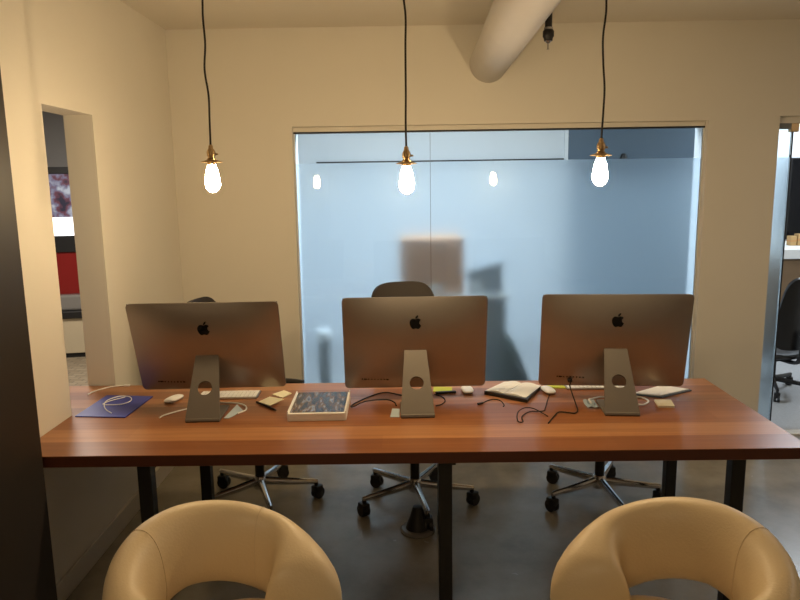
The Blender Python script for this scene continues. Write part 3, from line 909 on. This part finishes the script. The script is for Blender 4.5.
# ------------------------------------------------------------------ cream stools
def stool(label, x, y, rz, seams):
    """back at +y when rz = 0, faces -y"""
    t_ = thing('bar_stool', label, 'stool', (x, y, 0), rz, 'cream leather stools in front of the table')
    RC = 0.217
    def sect(ph):
        a = abs(ph)
        s = min(1.0, a/R(125))
        zt = 0.940-0.14*s**1.7
        zb = 0.735-0.150*s**1.5
        q0 = max(0.0, min(1.0, (s-0.54)/0.36))
        th = 0.050+0.050*q0*q0*(3-2*q0)
        if s > 0.86:
            q_ = (s-0.86)/0.14
            k_ = math.sqrt(max(0.02, 1-q_*q_))
            mid = (zt+zb)/2
            zt = mid+(zt-mid)*k_; zb = mid+(zb-mid)*k_; th *= k_
        return zt, zb, th
    def ring(ph, grow=0.0, n=28):
        zt, zb, th = sect(ph)
        rc = RC-0.7*max(0.0, th-0.050)
        mid, hh = (zt+zb)/2, (zt-zb)/2+grow
        th += grow
        pts = []
        for k in range(n):
            a = 2*PI*k/n
            c, s_ = math.cos(a), math.sin(a)
            cr = math.copysign(abs(c)**0.85, c)*th; cz = math.copysign(abs(s_)**0.80, s_)*hh
            rr = rc+cr+0.10*(cz)*max(0.2, math.cos(ph*0.6))     # leans outward at the top
            pts.append(Vector((rr*math.sin(ph), rr*math.cos(ph), mid+cz)))
        return pts
    b = BM()
    N = 56
    rings = []
    for i in range(N+1):
        ph = R(-125)+R(250)*i/N
        rings.append([b.verts.new(p) for p in ring(ph)])
    for A, B in zip(rings, rings[1:]):
        n = len(A)
        for k in range(n): b.faces.new((A[k], A[(k+1) % n], B[(k+1) % n], B[k]))
    b.faces.new(rings[0]); b.faces.new(list(reversed(rings[-1])))
    bk_ = build('backrest', b, M['leather'], t_, True, 180)
    for ph in [R(q_) for q_ in seams]:
        b = BM(); tube(b, ring(ph, 0.0002, 40), 0.0009, 6, closed=True); build('seam', b, M['seam'], bk_, True)
    b = BM()
    lathe(b, [(0.0, 0.575), (0.15, 0.575), (0.178, 0.582), (0.192, 0.605), (0.195, 0.635), (0.188, 0.668), (0.170, 0.692), (0.138, 0.706), (0.08, 0.712), (0.0, 0.713)], 48, Matrix.Translation((0, -0.03, 0)))
    build('seat', b, M['leather'], t_, True, 180)
    b = BM(); lathe(b, [(0.10, 0.575), (0.10, 0.562), (0.03, 0.556), (0.03, 0.42), (0.024, 0.418), (0.024, 0.02)], 24); build('column', b, M['chrome'], t_, True)
    b = BM(); lathe(b, [(0.215, 0.0), (0.215, 0.006), (0.20, 0.012), (0.06, 0.026), (0.034, 0.05), (0.0, 0.05)], 40); build('base_plate', b, M['chrome'], t_, True)
    b = BM()
    pts = [(0.02*math.cos(R(90)), 0, 0.25)]
    circ = [(0.15*math.sin(R(a)), -0.09-0.15*math.cos(R(a))+0.09, 0.26) for a in range(-150, 151, 15)]
    tube(b, smooth_path([(-0.02, 0.0, 0.27)]+circ+[(0.02, 0.0, 0.27)], 4), 0.009, 10); build('footrest', b, M['chrome'], t_, True)
    return t_
stool('cream leather stool with rounded back, on the side of the blue folder', -0.428, 1.460, R(48), (-26, 58))
stool('cream leather stool with rounded back, in front of the plugged computer', 0.604, 1.455, R(-52), (26,))

# ------------------------------------------------------------------ floor outlet
fo = thing('floor_outlet', 'round black floor outlet with cable cone under the table', 'outlet', (0.045, 3.24, 0))
b = BM(); lathe(b, [(0.088, 0.0), (0.090, 0.008), (0.080, 0.018), (0.0, 0.020)], 32); build('cover_plate', b, M['greyg'], fo, True)
b = BM(); lathe(b, [(0.062, 0.018), (0.056, 0.035), (0.036, 0.09), (0.024, 0.13), (0.0, 0.135)], 24); build('cable_cone', b, M['blackp'], fo, True)

# ------------------------------------------------------------------ office behind the glass
cb = thing('low_cabinet', 'grey low cabinet close behind the frosted glass', 'cabinet', (0.33, 5.27, 0))
b = BM(); box(b, (-0.42, -0.24, 0.05), (0.42, 0.24, 0.90), 0.004); build('body', b, M['cabinet'], cb)
b = BM(); box(b, (-0.44, -0.26, 0.90), (0.44, 0.26, 0.925), 0.004); build('top', b, M['countwhite'], cb)
for s in (-1, 1):
    b = BM(); box(b, (s*0.21-0.20, -0.258, 0.07), (s*0.21+0.20, -0.241, 0.88), 0.003); dd = build('door', b, M['cabinet'], cb)
    b = BM(); box(b, (s*0.03-0.006, -0.275, 0.5), (s*0.03+0.006, -0.258, 0.62), 0.002); build('handle', b, M['chrome'], dd)
b = BM(); box(b, (-0.40, -0.20, 0), (0.40, 0.20, 0.05)); build('plinth', b, M['black'], cb)
cbx = thing('cardboard_box', 'brown cardboard box behind the frosted glass, on the low cabinet', 'box', (0.195, 5.19, 0.9255), 0.10)
b = BM(); box(b, (-0.225, -0.16, 0), (0.225, 0.16, 0.415), 0.004); build('carton', b, M['card'], cbx)
b = BM(); box(b, (-0.226, -0.03, 0.4148), (0.226, 0.03, 0.4165)); build('tape', b, M['tanbox'], cbx)
b = BM(); box(b, (-0.03, -0.162, 0.03), (0.06, -0.1598, 0.075)); build('label_sticker', b, M['paper'], cbx)
gb = thing('grey_carton', 'grey tilted carton beside the cardboard box, behind frosted glass', 'box', (0.605, 5.19, 0.9255), -0.1)
b = BM()
vs = [(-0.13, -0.15, 0), (0.13, -0.15, 0), (0.13, 0.15, 0), (-0.13, 0.15, 0), (-0.13, -0.15, 0.17), (0.13, -0.15, 0.245), (0.13, 0.15, 0.245), (-0.13, 0.15, 0.17)]
V = [b.verts.new(v) for v in vs]
for fc in ((3, 2, 1, 0), (4, 5, 6, 7), (0, 1, 5, 4), (1, 2, 6, 5), (2, 3, 7, 6), (3, 0, 4, 7)): b.faces.new([V[k] for k in fc])
build('carton', b, M['greybox'], gb)
b = BM()
box(b, (-0.10, -0.152, 0.04), (-0.02, -0.1502, 0.09)); build('label_sticker', b, M['paper'], gb)
# dark bag leaning beside the cabinet
bg = thing('bag', 'dark olive pointed bag standing behind the frosted glass', 'bag', (0.80, 4.84, 0))
b = BM()
secs = [(0.0, 0.11, 0.07, 0.02), (0.10, 0.125, 0.085, 0.02), (0.30, 0.11, 0.075, -0.005), (0.50, 0.065, 0.05, -0.04), (0.62, 0.035, 0.03, -0.07), (0.67, 0.012, 0.012, -0.08)]
rings = [[b.verts.new((ox+ax*math.cos(2*PI*k/24), ay*math.sin(2*PI*k/24), zz)) for k in range(24)] for zz, ax, ay, ox in secs]
for A, B in zip(rings, rings[1:]):
    for k in range(24): b.faces.new((A[k], A[(k+1) % 24], B[(k+1) % 24], B[k]))
b.faces.new(list(reversed(rings[0]))); b.faces.new(rings[-1])
build('body', b, M['dkgreen'], bg, True, 180)
b = BM(); tube(b, smooth_path([(-0.02, -0.05, 0.45), (0.03, -0.10, 0.40), (0.07, -0.11, 0.25), (0.06, -0.088, 0.12)], 6), 0.008, 8); build('strap', b, M['black'], bg, True)
# slim stand
sd = thing('floor_stand', 'slim grey stand with a white cap behind the frosted glass', 'stand', (-0.61, 4.93, 0))
b = BM(); lathe(b, [(0.09, 0), (0.09, 0.02), (0.045, 0.035), (0.045, 0.60), (0.04, 0.61)], 24); build('post', b, M['cabinet'], sd, True)
b = BM(); lathe(b, [(0.055, 0.605), (0.06, 0.615), (0.06, 0.675), (0.05, 0.69), (0.0, 0.695)], 24); build('cap', b, M['whitef'], sd, True)
# far wall of the office
t = thing('wall_board', 'dark blue board on the far office wall, seen over the frosting', 'board', (2.35, 7.39, 0))
b = BM(); box(b, (-0.62, -0.02, 1.80), (0.85, 0.009, 2.55)); build('panel', b, M['bluedark'], t)
b = BM(); box(b, (-0.62, -0.02, 0.12), (0.85, 0.009, 1.795)); build('lower_shade_panel', b, M['shade_blue'], t)  # added panel; its colour imitates the light falling off behind the frosting
b = BM(); lathe(b, [(0.035, 0), (0.035, 0.06), (0.02, 0.10), (0.0, 0.10)], 16, Matrix.Translation((-0.04, -0.045, 1.93))); build('sensor', b, M['blackp'], t, True)
b = BM(); box(b, (-0.655, -0.03, 0.12), (-0.62, 0.009, 2.55)); build('frame_side', b, M['whitef'], t)
b = BM(); box(b, (-0.93, 7.372, 1.962), (1.69, 7.399, 1.990), 0.003)
tag(build('wall_rail', b, M['black']), 'thin black rail along the far office wall', 'rail')
tv = thing('wall_screen', 'large black screen on the far wall, seen through the doorway', 'screen', (4.47, 7.39, 0))
b = BM(); box(b, (-0.40, -0.05, 1.10), (1.1, 0.009, 1.96), 0.006); build('bezel', b, M['black'], tv)
b = BM(); box(b, (-0.385, -0.053, 1.115), (1.085, -0.0502, 1.945)); build('display', b, M['screen'], tv)
ct = thing('counter', 'white topped counter with brown doors, seen through the doorway', 'counter', (4.40, 7.07, 0))
b = BM(); box(b, (-0.75, -0.30, 0.955), (1.18, 0.31, 1.05), 0.004); build('countertop', b, M['countwhite'], ct)
b = BM(); box(b, (-0.75, 0.28, 1.05), (1.18, 0.31, 1.085), 0.003); build('upstand', b, M['countwhite'], ct)
b = BM(); box(b, (-0.72, -0.26, 0.0), (1.17, 0.31, 0.955)); build('body', b, M['brownwood'], ct)
for k in range(3):
    b = BM(); box(b, (-0.71+k*0.63, -0.282, 0.06), (-0.09+k*0.63, -0.262, 0.94), 0.003); build('door', b, M['brownwood'], ct)
for k, (xx, hh, nm) in enumerate(((4.06, 0.10, 'lower tan box on the doorway counter, beside a taller one'), (4.135, 0.12, 'taller tan box on the doorway counter, beside a lower one'))):
    bx_ = thing('small_box', nm, 'box', (xx, 7.20, 1.0505), 0.0, 'tan boxes on the counter')
    b = BM(); box(b, (-0.031, -0.04, 0), (0.031, 0.04, hh), 0.003); build('carton', b, M['tanbox'], bx_)
    b = BM(); box(b, (-0.032, -0.041, hh*0.45), (0.032, 0.041, hh*0.55)); build('band', b, M['card'], bx_)
oc = office_chair('black swivel chair on a black base, seen through the doorway', 3.03, 5.50, R(-163), 0.13, base_mat='blackp', spin=R(125), shell='blackp')
oc.scale = (0.95, 0.95, 0.95)

# ------------------------------------------------------------------ machine in the side room
mc = thing('machine', 'tall machine with lit panel and red front, seen through the wall opening', 'machine', (-3.45, 6.95, 0), R(10))
def mpart(nm, lo, hi, mat, bev=0.004):
    b_ = BM(); box(b_, lo, hi, bev); return build(nm, b_, mat, mc)
mpart('base', (-0.46, 0.02, 0.0), (0.46, 0.60, 0.05), M['black'])
mpart('lower_cabinet', (-0.46, 0.0, 0.05), (0.46, 0.60, 0.42), M['cream_cab'])
mpart('shelf', (-0.47, -0.03, 0.42), (0.47, 0.60, 0.50), M['blackp'], 0.012)
mpart('counter', (-0.46, 0.02, 0.50), (0.46, 0.60, 0.66), M['greyg'], 0.02)
mpart('red_panel', (-0.46, 0.12, 0.66), (0.46, 0.60, 1.10), M['red'])
mpart('dark_band', (-0.46, 0.10, 1.10), (0.46, 0.60, 1.27), M['black'])
mpart('lit_panel', (-0.46, 0.12, 1.27), (0.46, 0.60, 1.46), M['litpanel'])
mpart('picture_panel', (-0.46, 0.12, 1.46), (0.46, 0.60, 1.90), M['mpic'])
mpart('title_band', (-0.46, 0.11, 1.90), (0.46, 0.60, 1.97), M['black'])
